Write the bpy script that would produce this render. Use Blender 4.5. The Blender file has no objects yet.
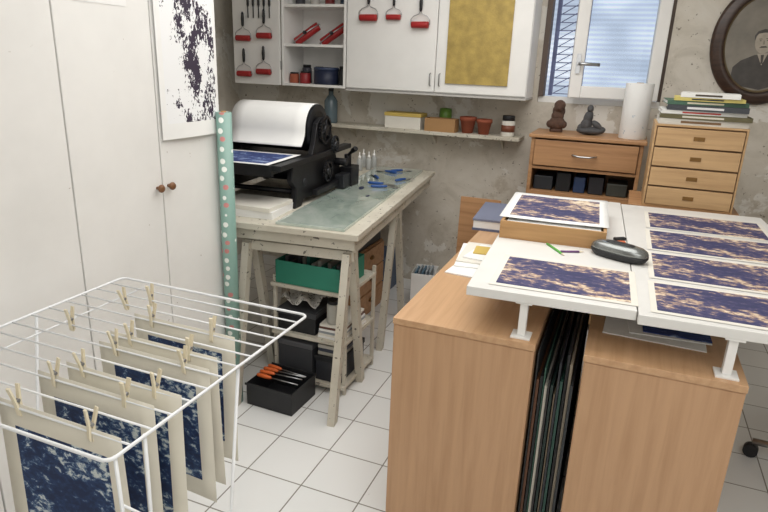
import bpy, bmesh, math, random
from mathutils import Matrix, Vector, Euler
R=random.Random(7)
COL=bpy.context.scene.collection
pi=math.pi
# ------------------------------------------------------------ materials
def s2l(c):
    return tuple(((x/255)/12.92 if x/255<=0.04045 else ((x/255+.055)/1.055)**2.4) for x in c)+(1,)
def base(name):
    m=bpy.data.materials.new(name); m.use_nodes=True
    nt=m.node_tree; b=nt.nodes['Principled BSDF']
    return m,nt,b
def coords(nt,scale=(1,1,1),rot=(0,0,0)):
    tc=nt.nodes.new('ShaderNodeTexCoord'); mp=nt.nodes.new('ShaderNodeMapping')
    mp.inputs['Scale'].default_value=scale; mp.inputs['Rotation'].default_value=rot
    nt.links.new(tc.outputs['Object'],mp.inputs['Vector']); return mp.outputs['Vector']
def ramp(nt,fac,stops,interp='LINEAR'):
    r=nt.nodes.new('ShaderNodeValToRGB'); r.color_ramp.interpolation=interp
    e=r.color_ramp.elements
    while len(e)<len(stops): e.new(.5)
    for i,(p,c) in enumerate(stops): e[i].position=p; e[i].color=c
    nt.links.new(fac,r.inputs['Fac']); return r.outputs['Color']
def noise(nt,vec,scale,detail=4,rough=.55,dist=0):
    n=nt.nodes.new('ShaderNodeTexNoise'); n.inputs['Scale'].default_value=scale
    n.inputs['Detail'].default_value=detail; n.inputs['Roughness'].default_value=rough
    n.inputs['Distortion'].default_value=dist
    nt.links.new(vec,n.inputs['Vector']); return n.outputs['Fac']
def mix(nt,fac,a,b,mode='MIX'):
    m=nt.nodes.new('ShaderNodeMix'); m.data_type='RGBA'; m.blend_type=mode
    for s,v in ((0,fac),(6,a),(7,b)):
        if hasattr(v,'node'): nt.links.new(v,m.inputs[s])
        else: m.inputs[s].default_value=v
    return m.outputs[2]
def math_(nt,op,a,b,c=None):
    k=nt.nodes.new('ShaderNodeMath'); k.operation=op
    for i,v in enumerate((a,b,c)):
        if v is None: continue
        if hasattr(v,'node'): nt.links.new(v,k.inputs[i])
        else: k.inputs[i].default_value=v
    return k.outputs[0]
def plain(name,c,rough=.5,metal=0,var=.06,scale=6,bump=0,coat=0):
    m,nt,b=base(name); c=s2l(c)
    v=coords(nt); f=noise(nt,v,scale)
    lo=tuple(x*(1-var) for x in c[:3])+(1,); hi=tuple(min(1,x*(1+var)) for x in c[:3])+(1,)
    nt.links.new(ramp(nt,f,[(.3,lo),(.7,hi)]),b.inputs['Base Color'])
    b.inputs['Roughness'].default_value=rough; b.inputs['Metallic'].default_value=metal
    b.inputs['Coat Weight'].default_value=coat
    if bump:
        bn=nt.nodes.new('ShaderNodeBump'); bn.inputs['Strength'].default_value=bump; bn.inputs['Distance'].default_value=.01
        nt.links.new(noise(nt,v,scale*8),bn.inputs['Height']); nt.links.new(bn.outputs[0],b.inputs['Normal'])
    return m
def wood(name,c1,c2,axis='z',rough=.45,s=1.0):
    m,nt,b=base(name)
    sc={'x':(1.2*s,22*s,22*s),'y':(22*s,1.2*s,22*s),'z':(22*s,22*s,1.2*s)}[axis]
    v=coords(nt,sc); f=noise(nt,v,1.6,5,.6,.4)
    col=ramp(nt,f,[(.3,s2l(c2)),(.55,s2l(c1)),(.8,s2l([min(255,x*1.04) for x in c1]))])
    nt.links.new(col,b.inputs['Base Color']); b.inputs['Roughness'].default_value=rough
    return m
def speck(name,c,spots,rough=.5,amount=.66,scale=60,c2=None):
    m,nt,b=base(name); v=coords(nt)
    f=noise(nt,v,scale,3,.6); g=noise(nt,v,3,4,.6)
    cc=ramp(nt,g,[(.3,s2l(c2 or [x*.95 for x in c])),(.65,s2l(c))])
    k=ramp(nt,f,[(amount,(0,0,0,1)),(amount+.03,(1,1,1,1))])
    nt.links.new(mix(nt,k,cc,s2l(spots)),b.inputs['Base Color']); b.inputs['Roughness'].default_value=rough
    return m
def sky_print(name,stops,scale=9,stretch=(1,2,1),dist=.6,low=.45,lowscale=3.5,rough=.7):
    m,nt,b=base(name); v=coords(nt,stretch)
    f=noise(nt,v,scale,9,rough,dist); g=noise(nt,v,lowscale,3,.5,.3)
    h=math_(nt,'MULTIPLY_ADD',math_(nt,'SUBTRACT',g,.5),low,f)
    nt.links.new(ramp(nt,h,[(p,s2l(c)) for p,c in stops]),b.inputs['Base Color']); b.inputs['Roughness'].default_value=.75
    return m
def wall_mat():
    m,nt,b=base('plaster'); v=coords(nt)
    a=noise(nt,v,1.1,6,.6,.8); c=noise(nt,v,4.0,8,.68,1.0); d=noise(nt,v,42,3,.6); e=noise(nt,v,1.7,6,.68,.4); g=noise(nt,v,1.9,6,.7,.9)
    c1=ramp(nt,a,[(.32,s2l((186,177,162))),(.5,s2l((208,201,188))),(.68,s2l((222,217,207)))])
    c2=ramp(nt,c,[(.35,s2l((168,160,146))),(.5,s2l((205,198,186))),(.72,s2l((224,220,211)))])
    x=mix(nt,.45,c1,c2)
    x=mix(nt,ramp(nt,e,[(.55,(0,0,0,1)),(.57,(.85,.85,.85,1))]),x,s2l((226,223,216)))
    x=mix(nt,ramp(nt,g,[(.60,(0,0,0,1)),(.66,(.55,.55,.55,1))]),x,s2l((168,155,136)))
    k=ramp(nt,d,[(.67,(0,0,0,1)),(.70,(1,1,1,1))])
    x=mix(nt,k,x,s2l((136,128,116)))
    nt.links.new(x,b.inputs['Base Color']); b.inputs['Roughness'].default_value=.95
    bn=nt.nodes.new('ShaderNodeBump'); bn.inputs['Strength'].default_value=.35; bn.inputs['Distance'].default_value=.012
    nt.links.new(c,bn.inputs['Height']); nt.links.new(bn.outputs[0],b.inputs['Normal'])
    return m
def tile_mat():
    m,nt,b=base('floor_tile'); v=coords(nt)
    br=nt.nodes.new('ShaderNodeTexBrick'); br.offset=0; br.squash=1
    br.inputs['Scale'].default_value=1; br.inputs['Brick Width'].default_value=.255; br.inputs['Row Height'].default_value=.255
    br.inputs['Mortar Size'].default_value=.0030; br.inputs['Mortar Smooth'].default_value=.1
    br.inputs['Color1'].default_value=s2l((236,236,234)); br.inputs['Color2'].default_value=s2l((230,231,230)); br.inputs['Mortar'].default_value=s2l((138,134,127))
    nt.links.new(v,br.inputs['Vector'])
    d=noise(nt,v,45,3,.7); k=ramp(nt,d,[(.74,(0,0,0,1)),(.76,(1,1,1,1))])
    nt.links.new(mix(nt,k,br.outputs['Color'],s2l((150,142,132))),b.inputs['Base Color'])
    nt.links.new(ramp(nt,br.outputs['Fac'],[(0,(.15,)*3+(1,)),(1,(.9,)*3+(1,))]),b.inputs['Roughness'])
    bn=nt.nodes.new('ShaderNodeBump'); bn.invert=True; bn.inputs['Strength'].default_value=.4; bn.inputs['Distance'].default_value=.003
    nt.links.new(br.outputs['Fac'],bn.inputs['Height']); nt.links.new(bn.outputs[0],b.inputs['Normal'])
    return m
def dots_mat():
    m,nt,b=base('dotted_vinyl'); v=coords(nt,(1,1,1))
    vo=nt.nodes.new('ShaderNodeTexVoronoi'); vo.inputs['Scale'].default_value=24; vo.inputs['Randomness'].default_value=.4
    nt.links.new(v,vo.inputs['Vector'])
    k=ramp(nt,vo.outputs['Distance'],[(.27,(1,1,1,1)),(.31,(0,0,0,1))])
    cc=ramp(nt,vo.outputs['Color'],[(.5,s2l((232,236,230))),(.68,s2l((196,128,124)))],'CONSTANT')
    nt.links.new(mix(nt,k,s2l((134,168,158)),cc),b.inputs['Base Color']); b.inputs['Roughness'].default_value=.4
    return m
def poster_mat():
    m,nt,b=base('poster_ink'); v=coords(nt,(1,.5,1))
    a=noise(nt,v,11,3,.5,.4); v2=coords(nt,(1,.6,1)); c=noise(nt,v2,95,4,.65,.4)
    k=math_(nt,'MULTIPLY_ADD',a,1.4,c)
    sep=nt.nodes.new('ShaderNodeSeparateXYZ'); nt.links.new(coords(nt),sep.inputs[0])
    dx=math_(nt,'ABSOLUTE',math_(nt,'SUBTRACT',sep.outputs[0],.22),0)
    k=math_(nt,'MULTIPLY_ADD',dx,-1.5,k)
    g=math_(nt,'GREATER_THAN',k,1.13)
    nt.links.new(mix(nt,g,s2l((238,239,240)),s2l((54,44,62))),b.inputs['Base Color']); b.inputs['Roughness'].default_value=.8
    return m
def glass_slab():
    m,nt,b=base('inked_glass_slab'); v=coords(nt); v2=coords(nt,(6,1,1),(0,0,.4))
    a=noise(nt,v,3.5,5,.65,.8); c=noise(nt,v2,4,6,.7,.5)
    x=ramp(nt,a,[(.3,s2l((140,158,148))),(.5,s2l((172,186,176))),(.7,s2l((200,208,200)))])
    x=mix(nt,ramp(nt,c,[(.60,(0,0,0,1)),(.72,(.55,.55,.55,1))]),x,s2l((92,110,122)))
    nt.links.new(x,b.inputs['Base Color']); b.inputs['Roughness'].default_value=.06; b.inputs['Coat Weight'].default_value=1; b.inputs['Coat Roughness'].default_value=.02
    return m
def outside_mat():
    m,nt,b=base('glowing_facade'); v=coords(nt,(1,1,1)); n=noise(nt,coords(nt,(1,1,2)),1.6,2,.4)
    w=nt.nodes.new('ShaderNodeTexWave'); w.bands_direction='Z'; w.inputs['Scale'].default_value=9; w.inputs['Distortion'].default_value=0
    nt.links.new(v,w.inputs['Vector'])
    x=ramp(nt,n,[(.40,s2l((168,178,192))),(.5,s2l((194,202,214))),(.6,s2l((216,222,230)))])
    x=mix(nt,math_(nt,'MULTIPLY',w.outputs['Fac'],.40),x,s2l((136,148,166)))
    nt.links.new(x,b.inputs['Base Color']); nt.links.new(x,b.inputs['Emission Color']); b.inputs['Emission Strength'].default_value=.88; b.inputs['Roughness'].default_value=.9  # facade emits its own colour, standing in for daylight outside
    return m
def glassy(name,c,alpha=.25,rough=.05):
    m,nt,b=base(name); b.inputs['Base Color'].default_value=s2l(c); b.inputs['Roughness'].default_value=rough
    b.inputs['Transmission Weight'].default_value=1-alpha; b.inputs['IOR'].default_value=1.3
    return m

P={}
P['wall']=wall_mat(); P['tile']=tile_mat(); P['dots']=dots_mat(); P['poster']=poster_mat()
P['ceil']=plain('ceiling_paint',(236,234,230),.9)
P['ward']=speck('wardrobe_paint',(239,238,235),(170,160,145),.42,.72,30,(231,230,227))
P['wardedge']=plain('wardrobe_edge',(190,188,184),.6)
P['beech']=wood('beech_veneer',(190,151,115),(177,138,102),'z',.42)
P['beechtop']=wood('beech_top',(197,158,120),(183,143,105),'y',.36)
P['beechx']=wood('beech_horizontal',(182,138,97),(158,115,78),'x',.45)
P['birch']=wood('birch_ply',(196,161,117),(176,141,99),'x',.5)
P['birchd']=plain('birch_edge',(120,92,64),.6)
P['traybrown']=wood('tray_brown',(182,142,94),(160,120,76),'x',.55)
P['cream']=speck('worn_white_wood',(210,205,191),(104,98,90),.6,.64,42,(184,177,161))
P['white']=plain('white_lacquer',(240,239,236),.38,var=.03)
P['whiteboard']=speck('white_board',(228,227,223),(172,164,150),.42,.76,30)
P['paper']=plain('white_paper',(238,238,236),.85,var=.03)
P['creampaper']=plain('cream_paper',(226,222,212),.85,var=.04)
P['greypaper']=plain('dry_cream_paper',(226,221,206),.85,var=.05)
P['iron']=plain('black_iron',(30,30,33),.4,.4,var=.3,scale=20,bump=.1)
P['irongrey']=plain('grey_iron',(52,54,58),.4,.6,var=.3,scale=20)  # lighter, more metallic iron for bosses, cylinder rims and small press parts
P['blackp']=plain('black_plastic',(28,29,32),.5)
P['steel']=plain('steel',(190,192,195),.28,.95)
P['silver']=plain('silver_grey_shell',(138,141,140),.25,.7)
P['zinc']=plain('galvanised',(150,150,150),.4,.8)
P['brass']=plain('aged_brass',(128,96,56),.4,.8)
P['knob']=plain('wooden_knob',(122,82,50),.45)
P['wire']=plain('white_wire_coating',(234,236,238),.3)
P['pin']=wood('pin_wood',(232,222,196),(216,204,176),'z',.6)
P['red']=plain('red_rubber',(164,38,38),.4)
P['redd']=plain('dark_red_rubber',(140,36,40),.45)
P['gold']=plain('gold_leaf_panel',(176,152,84),.5,.15,var=.2,scale=16,bump=.2)
P['green']=plain('teal_green_card',(44,128,106),.6)
P['bluehandle']=plain('blue_plastic',(34,78,146),.35)
P['orange']=plain('orange_plastic',(216,104,50),.4)
P['terra']=plain('terracotta',(160,86,62),.8)
P['bust']=plain('brown_clay',(92,68,56),.7,var=.35,scale=30,bump=.9)
P['greystone']=plain('dark_stone',(74,74,76),.55,var=.3,scale=30,bump=.5)
P['cardboard']=plain('cardboard',(170,130,86),.75)
P['inkblue']=plain('ink_blue',(24,36,70),.4)
P['glass']=glass_slab()
P['pane']=glassy('window_pane',(240,246,252),.02,.0)
P['greenglass']=plain('green_glaze',(104,142,58),.35)
P['bottle']=plain('blue_grey_bottle',(92,108,116),.25)
P['outer']=outside_mat()
P['grillb']=plain('blue_painted_metal',(120,128,168),.5,var=.2)
P['darkframe']=wood('dark_oval_wood',(66,46,36),(38,27,22),'x',.35)
P['brownframe']=plain('brown_window_frame',(98,84,76),.6)
P['gilt']=plain('dull_gilt_liner',(128,112,84),.45,.4)
P['sepia']=plain('sepia_backdrop',(132,126,116),.5,var=.25,scale=6)
P['skinp']=plain('sepia_face',(172,162,148),.5,var=.12,scale=30)
P['suit']=plain('sepia_suit',(70,66,63),.5,var=.2,scale=20)
P['yellow']=plain('yellow_card',(208,180,96),.6)
P['towel']=speck('towel_paper',(240,240,238),(186,198,208),.9,.66,30)
P['ragspeck']=speck('speckled_cloth',(206,204,198),(96,94,90),.8,.57,50)
P['blueprint']=sky_print('blue_sea_print',[(.38,(20,40,78)),(.51,(34,60,104)),(.555,(92,120,152)),(.60,(204,212,212)),(.8,(222,224,218))],32,(1,1.5,1.2),.4,.60,5,.70)
P['bluebed']=sky_print('blue_bed_print',[(.3,(26,42,96)),(.5,(40,62,122)),(.6,(130,150,190)),(.75,(225,225,225))],18,(1,1.6,1),.6)
P['skyprint']=sky_print('cloud_sky_print',[(.36,(52,54,92)),(.47,(72,70,108)),(.525,(122,106,114)),(.575,(180,152,132)),(.63,(220,200,172)),(.72,(234,222,204))],28,(1,1.8,1),.4,.85,4.2,.68)
BC={}
def bookmat(c):
    k=tuple(c)
    if k not in BC: BC[k]=plain('cover_%d_%d_%d'%k,c,.5)
    return BC[k]

# ------------------------------------------------------------ mesh builder
class MB:
    def __init__(s): s.bm=bmesh.new(); s.m=[]
    def mi(s,mat):
        mat=P[mat] if isinstance(mat,str) else mat
        if mat not in s.m: s.m.append(mat)
        return s.m.index(mat)
    def box(s,a,b,mat,rot=None,piv=None):
        i=s.mi(mat); M=Matrix.Identity(4)
        a=Vector(a);b=Vector(b)
        if rot:
            c=Vector(piv) if piv else (a+b)/2
            M=Matrix.Translation(c)@Euler(rot).to_matrix().to_4x4()@Matrix.Translation(-c)
        v=[s.bm.verts.new(M@Vector((x,y,z))) for x in(a.x,b.x) for y in(a.y,b.y) for z in(a.z,b.z)]
        for f in((0,1,3,2),(4,6,7,5),(0,4,5,1),(2,3,7,6),(0,2,6,4),(1,5,7,3)):
            fa=s.bm.faces.new([v[k] for k in f]); fa.material_index=i
        return s
    def ball(s,c,r,mat,sc=(1,1,1),rot=(0,0,0),sub=3):
        i=s.mi(mat)
        M=Matrix.Translation(c)@Euler(rot).to_matrix().to_4x4()@Matrix.Diagonal((sc[0],sc[1],sc[2],1))
        g=bmesh.ops.create_icosphere(s.bm,subdivisions=sub,radius=r,matrix=M)
        for v in g['verts']:
            for f in v.link_faces: f.material_index=i; f.smooth=True
        return s
    def ring_loft(s,rings,mat,cap=True,smooth=True,closed=False):
        i=s.mi(mat); rs=[[s.bm.verts.new(p) for p in r] for r in rings]; n=len(rs[0])
        prs=list(zip(rs,rs[1:]))
        if closed: prs.append((rs[-1],rs[0]))
        for A,B in prs:
            for k in range(n):
                f=s.bm.faces.new((A[k],A[(k+1)%n],B[(k+1)%n],B[k])); f.material_index=i; f.smooth=smooth
        if cap and not closed:
            for r in (rs[0],rs[-1]):
                try:
                    f=s.bm.faces.new(r); f.material_index=i
                except: pass
        return s
    def cyl(s,p,q,r,mat,r2=None,seg=20):
        p=Vector(p);q=Vector(q); r2=r if r2 is None else r2
        d=(q-p).normalized(); u=d.orthogonal().normalized(); w=d.cross(u)
        rg=[]
        for c,rr in((p,r),(q,r2)):
            rg.append([c+rr*(math.cos(2*pi*k/seg)*u+math.sin(2*pi*k/seg)*w) for k in range(seg)])
        return s.ring_loft(rg,mat)
    def lathe(s,prof,mat,o=(0,0,0),axis='z',seg=28,sx=1,sy=1):
        rg=[]
        for r,z in prof:
            ring=[]
            for k in range(seg):
                a=2*pi*k/seg; x=r*math.cos(a)*sx; y=r*math.sin(a)*sy
                v={'z':(x,y,z),'x':(z,x,y),'y':(x,z,y)}[axis]
                ring.append(Vector(v)+Vector(o))
            rg.append(ring)
        return s.ring_loft(rg,mat)
    def tube(s,path,r,mat,seg=8,closed=False):
        pts=[Vector(p) for p in path]; n=len(pts); rg=[]; u=None
        for k in range(n):
            if closed: d=(pts[(k+1)%n]-pts[k-1])
            else: d=(pts[min(k+1,n-1)]-pts[max(k-1,0)])
            d.normalize()
            u=d.orthogonal().normalized() if u is None else (u-d*u.dot(d)).normalized()
            w=d.cross(u)
            rg.append([pts[k]+r*(math.cos(2*pi*j/seg)*u+math.sin(2*pi*j/seg)*w) for j in range(seg)])
        return s.ring_loft(rg,mat,closed=closed)
    def poly(s,pts,mat,thick=None,axis=(0,1,0)):
        i=s.mi(mat); v=[s.bm.verts.new(p) for p in pts]
        f=s.bm.faces.new(v); f.material_index=i
        if thick:
            t=Vector(axis)*thick
            w=[s.bm.verts.new(Vector(p)+t) for p in pts]
            g=s.bm.faces.new(list(reversed(w))); g.material_index=i
            for k in range(len(v)):
                h=s.bm.faces.new((v[k],w[k],w[(k+1)%len(v)],v[(k+1)%len(v)])); h.material_index=i
        return s
    def gear(s,x,y,z,r,th,nt_,mat,hub=.3,spokes=5):
        n=nt_*4; out=[]; inn=[]
        for k in range(n):
            a=2*pi*k/n; rr=r*(1.0 if (k%4) in (0,1) else .93)
            out.append((y+rr*math.cos(a),z+rr*math.sin(a))); inn.append((y+r*.80*math.cos(a),z+r*.80*math.sin(a)))
        s.ring_loft([[(x,p,q) for p,q in inn],[(x,p,q) for p,q in out],[(x+th,p,q) for p,q in out],[(x+th,p,q) for p,q in inn]],mat,cap=False,smooth=False,closed=True)
        s.cyl((x-.004,y,z),(x+th+.006,y,z),r*hub,mat,seg=18)
        for k in range(spokes):
            a=2*pi*k/spokes+.3
            s.cyl((x+th/2,y,z),(x+th/2,y+r*.85*math.cos(a),z+r*.85*math.sin(a)),th*.45,mat,seg=8)
        return s
    def sheet(s,w,h,mg,m0,m1,nx=8,ny=8,bend=None,o=(0,0,0)):
        l,r,b,t=mg; a=s.mi(m0); c=s.mi(m1)
        xs=[0]+[l+(w-l-r)*k/nx for k in range(nx+1)]+[w]
        ys=[0]+[b+(h-b-t)*k/ny for k in range(ny+1)]+[h]
        V=[[s.bm.verts.new(Vector((x,y,bend(x/w,y/h) if bend else 0))+Vector(o)) for x in xs] for y in ys]
        for j in range(len(ys)-1):
            for i in range(len(xs)-1):
                f=s.bm.faces.new((V[j][i],V[j][i+1],V[j+1][i+1],V[j+1][i])); f.smooth=True
                f.material_index=c if (0<i<len(xs)-2 and 0<j<len(ys)-2) else a
        return s
    def obj(s,name,parent=None,loc=(0,0,0),rot=(0,0,0),bev=0,solid=0,**k):
        bmesh.ops.recalc_face_normals(s.bm,faces=s.bm.faces)
        me=bpy.data.meshes.new(name); s.bm.to_mesh(me); s.bm.free()
        for m in s.m: me.materials.append(m)
        o=bpy.data.objects.new(name,me); COL.objects.link(o)
        if parent: o.parent=parent
        o.location=loc; o.rotation_euler=rot
        if solid:
            sm=o.modifiers.new('s','SOLIDIFY'); sm.thickness=solid
        if bev:
            bm_=o.modifiers.new('b','BEVEL'); bm_.width=bev; bm_.segments=2; bm_.limit_method='ANGLE'; bm_.angle_limit=math.radians(50)
        for a,v in k.items(): o[a]=v
        return o
def T(name,label,cat,loc=(0,0,0),rot=(0,0,0),**k):
    o=bpy.data.objects.new(name,None); o.empty_display_size=.05; COL.objects.link(o)
    o.location=loc; o.rotation_euler=rot
    if label: o['label']=label
    if cat: o['category']=cat
    for a,v in k.items(): o[a]=v
    return o
def dup(root,loc,rot=None,**k):
    c=root.copy(); COL.objects.link(c)
    for ch in list(root.children):
        d=ch.copy(); COL.objects.link(d); d.parent=c
        for g in list(ch.children):
            e=g.copy(); COL.objects.link(e); e.parent=d
    c.location=loc
    if rot is not None: c.rotation_euler=rot
    for a,v in k.items(): c[a]=v
    return c
def solo(mb,name,label,cat,loc=(0,0,0),rot=(0,0,0),bev=0,solid=0,**k):
    return mb.obj(name,None,loc,rot,bev,solid,label=label,category=cat,**k)

# ------------------------------------------------------------ room shell
S=dict(kind='structure')
XL,XR,YF,YB,ZC=-3.0,2.4,-1.5,4.3,2.65
MB().box((XL-.1,YF-.1,-.1),(XR+.1,YB+.3,0),'tile').obj('floor',**S)
MB().box((XL-.1,YF-.1,ZC),(XR+.1,YB+.3,ZC+.1),'ceil').obj('ceiling',**S)
MB().box((XL-.1,YF-.1,0),(XL,YB+.3,ZC),'wall').obj('wall_left',**S)
MB().box((XR,YF-.1,0),(XR+.1,YB+.3,ZC),'wall').obj('wall_right',**S)
MB().box((XL,YF-.1,0),(XR,YF,ZC),'wall').obj('wall_front',**S)
wx0,wx1,wz0,wz1=-.60,.165,1.43,2.45
w=MB()
w.box((XL,YB,0),(wx0,YB+.3,ZC),'wall').box((wx1,YB,0),(XR,YB+.3,ZC),'wall')
w.box((wx0,YB,0),(wx1,YB+.3,wz0),'wall').box((wx0,YB,wz1),(wx1,YB+.3,ZC),'wall')
w.obj('wall_back',**S)
W=T('window_1','open white window with blue metal grille outside','window',(0,0,0),kind='structure')
m=MB(); y0,y1=YB+.02,YB+.09; t=.04
m.box((wx0,y0,wz0),(wx1,y1,wz0+t),'white').box((wx0,y0,wz1-t),(wx1,y1,wz1),'white').box((wx0,y0-.03,wz0+t),(wx0+.035,y1,wz1-t),'brownframe').box((wx1-.022,y0,wz0+t),(wx1,y1,wz1-t),'brownframe')
m.obj('frame',W,bev=.003)
sw,sh=.545,.95
sash=T('sash','','',(wx1-.025,YB-.0,wz0+.045),(0,0,math.radians(10))); sash.parent=W
m=MB(); st=.075
m.box((-sw,-.03,0),(-sw+st,.03,sh),'white').box((-st,-.03,0),(0,.03,sh),'white').box((-sw+st,-.03,0),(-st,.03,st),'white').box((-sw+st,-.03,sh-st),(-st,.03,sh),'white')
m.obj('sash_frame',sash,bev=.006)
MB().box((-sw+st,-.004,st),(-st,.004,sh-st),'pane').obj('pane',sash)
m=MB(); m.box((-sw+.025,-.042,.15),(-sw+.05,-.03,.27),'steel').cyl((-sw+.037,-.04,.21),(-sw+.037,-.07,.21),.009,'steel').tube([(-sw+.037,-.07,.21),(-sw+.06,-.075,.21),(-sw+.165,-.075,.207)],.011,'steel')
m.obj('window_handle',sash)
m=MB()
m.box((wx0+.04,YB+.2,wz0+.04),(wx0+.065,YB+.24,wz1-.04),'grillb').box((wx0+.235,YB+.2,wz0+.04),(wx0+.26,YB+.24,wz1-.04),'grillb')
for k in range(18):
    z=wz0+.05+k*.052
    m.box((wx0+.065,YB+.215,z),(wx0+.235,YB+.225,z+.006),'grillb')
    m.cyl((wx0+.065,YB+.22,z),(wx0+.235,YB+.22,z+.1),.003,'grillb',seg=6)
m.obj('grille',W)
MB().box((-1.8,YB+.75,.2),(1.6,YB+.8,3.4),'outer').obj('wall_outside',**S)

# ------------------------------------------------------------ wardrobe
wd=T('wardrobe','tall white painted wardrobe with flat doors','wardrobe',(-1.67,0,0))
y_lo,y_hi=.22,2.23; zt=2.3
m=MB(); m.box((-.6,y_lo,0),(-.02,y_hi,zt),'ward'); m.box((-.022,y_lo,.0),(-.018,y_hi,.09),'wardedge'); m.obj('body',wd)
ys=[.23,.63,1.03,1.435,1.85,2.228]
for a,b in zip(ys,ys[1:]):
    d=MB().box((-.018,a+.003,.095),(0,b-.003,zt-.02),'ward').obj('door',wd,bev=.002)
    if a in(1.435,): ky=b-.032
    elif a==1.85: ky=a+.03
    elif a==.63: ky=b-.03
    elif a==1.03: ky=a+.03
    else: ky=b-.05
    MB().lathe([(.006,0),(.007,.008),(.010,.012),(.015,.018),(.016,.024),(.012,.030),(.003,.032)],'knob',axis='x',seg=20).obj('knob',d,(0,ky,1.15))
m=MB().sheet(.355,.72,(.03,.015,.06,.04),'paper','poster',10,12,bend=lambda u,v:.004+.012*max(0,.25-v)*4*abs(math.sin(u*3)))
solo(m,'poster','large white print with dark speckled tree pattern','poster',(-1.665,1.862,1.33),(pi/2,0,pi/2))
solo(MB().box((0,0,0),(.001,.22,.16),'paper'),'paper_note','blank white paper taped to wardrobe door','paper',(-1.6695,1.52,1.80))
m=MB().cyl((0,0,0),(0,0,1.42),.034,'dots',seg=32); m.cyl((0,0,1.4),(0,0,1.425),.012,'cardboard')
solo(m,'vinyl_roll','upright roll of pale turquoise dotted vinyl cloth','roll',(-1.628,2.205,0))

# ------------------------------------------------------------ drying rack
rx0,rx1,ry0,ry1,rz=-1.56,-.83,.715,1.50,.90
rk=T('drying_rack','white wire folding laundry drying rack','drying rack',(0,0,0))
def arc_rect(x0,x1,y0,y1,z,r=.02):
    p=[]
    for cx,cy,a0 in((x1-r,y1-r,0),(x0+r,y1-r,pi/2),(x0+r,y0+r,pi),(x1-r,y0+r,1.5*pi)):
        for k in range(6): a=a0+pi/2*k/5; p.append((cx+r*math.cos(a),cy+r*math.sin(a),z))
    return p
MB().tube(arc_rect(rx0,rx1,ry0,ry1,rz),.0042,'wire',closed=True).obj('frame',rk)
rods=[.775+.0605*k for k in range(12)]
for y in rods:
    MB().cyl((rx0,y,rz),(rx1,y,rz),.0026,'wire',seg=8).obj('rod',rk)
for x in(-1.44,):
    MB().cyl((x,ry0,rz-.005),(x,ry1,rz-.005),.0026,'wire',seg=8).obj('cross_rod',rk)
def leg(yt,yb,off):
    x0,x1=rx0+off,rx1-off
    MB().tube([(x1,yt,rz-.004),(x1,yb+(yt-yb)*.05,.05),(x1-.02,yb,.008),(x0+.02,yb,.008),(x0,yb+(yt-yb)*.05,.05),(x0,yt,rz-.004)],.0046,'wire').obj('leg',rk)
leg(1.15,1.02,.008)
# narrow wire loops forming the front legs
for xx in(rx1-.004,rx0+.004):
    MB().tube([(xx,.735,rz),(xx,.745,.45),(xx,.755,.03),(xx,.775,.006),(xx,.795,.03),(xx,.805,.45),(xx,.815,rz)],.0040,'wire').obj('leg',rk)
MB().tube([(rx1-.004,.74,rz-.12),(rx1+.03,.80,rz-.20),(rx1-.004,.81,rz-.30)],.003,'wire').obj('brace',rk)
def pins():
    c=T('clothespin','pale wooden clothespin with wire spring','clothespin',group='clothespins on the rack')
    m=MB(); m.poly([(-.005,-.0015,-.036),(-.005,-.006,-.03),(-.005,-.007,.0),(-.005,-.014,.038),(-.005,-.010,.040),(-.005,-.002,.0)],'pin',.010,(1,0,0)); m.obj('prong',c)
    m=MB(); m.poly([(-.005,.0015,-.036),(-.005,.006,-.03),(-.005,.007,.0),(-.005,.014,.038),(-.005,.010,.040),(-.005,.002,.0)],'pin',.010,(1,0,0)); m.obj('prong',c)
    m=MB(); m.cyl((-.0065,0,.004),(.0065,0,.004),.0042,'zinc',seg=10); m.obj('spring',c)
    return c
pin0=None
cd=[(rods[0],-1.215),(rods[2],-1.24),(rods[3],-1.215),(rods[5],-1.235),(rods[6],-1.255),(rods[8],-1.285)]
for i,(y,x) in enumerate(cd):
    ph=R.random()*6
    m=MB().sheet(.36,.40,(.045,.045,.055,.06),'greypaper','blueprint',8,10,bend=lambda u,v,ph=ph:.010*math.sin(ph+2.5*u)*(1-v))
    solo(m,'art_print','blue and white sea print on cream paper hung to dry','print',(x,y+.004,rz-.39),(pi/2,0,R.uniform(-.02,.02)),solid=.0008,group='prints hung on the drying rack')
    for dx in(.07,.28):
        rot=(R.uniform(-.12,.12),R.uniform(-.14,.14),R.uniform(-.3,.3)); loc=(x+dx+R.uniform(-.02,.02),y+.002,rz+.014)
        if pin0 is None:
            pin0=pins(); pin0.location=loc; pin0.rotation_euler=rot
        else: dup(pin0,loc,rot)
for x,y in((-1.38,rods[9]),(-1.40,rods[6]),(-1.33,rods[10])):
    dup(pin0,(x,y+.002,rz+.014),(R.uniform(-.2,.2),R.uniform(-.3,.3),0))

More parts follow.
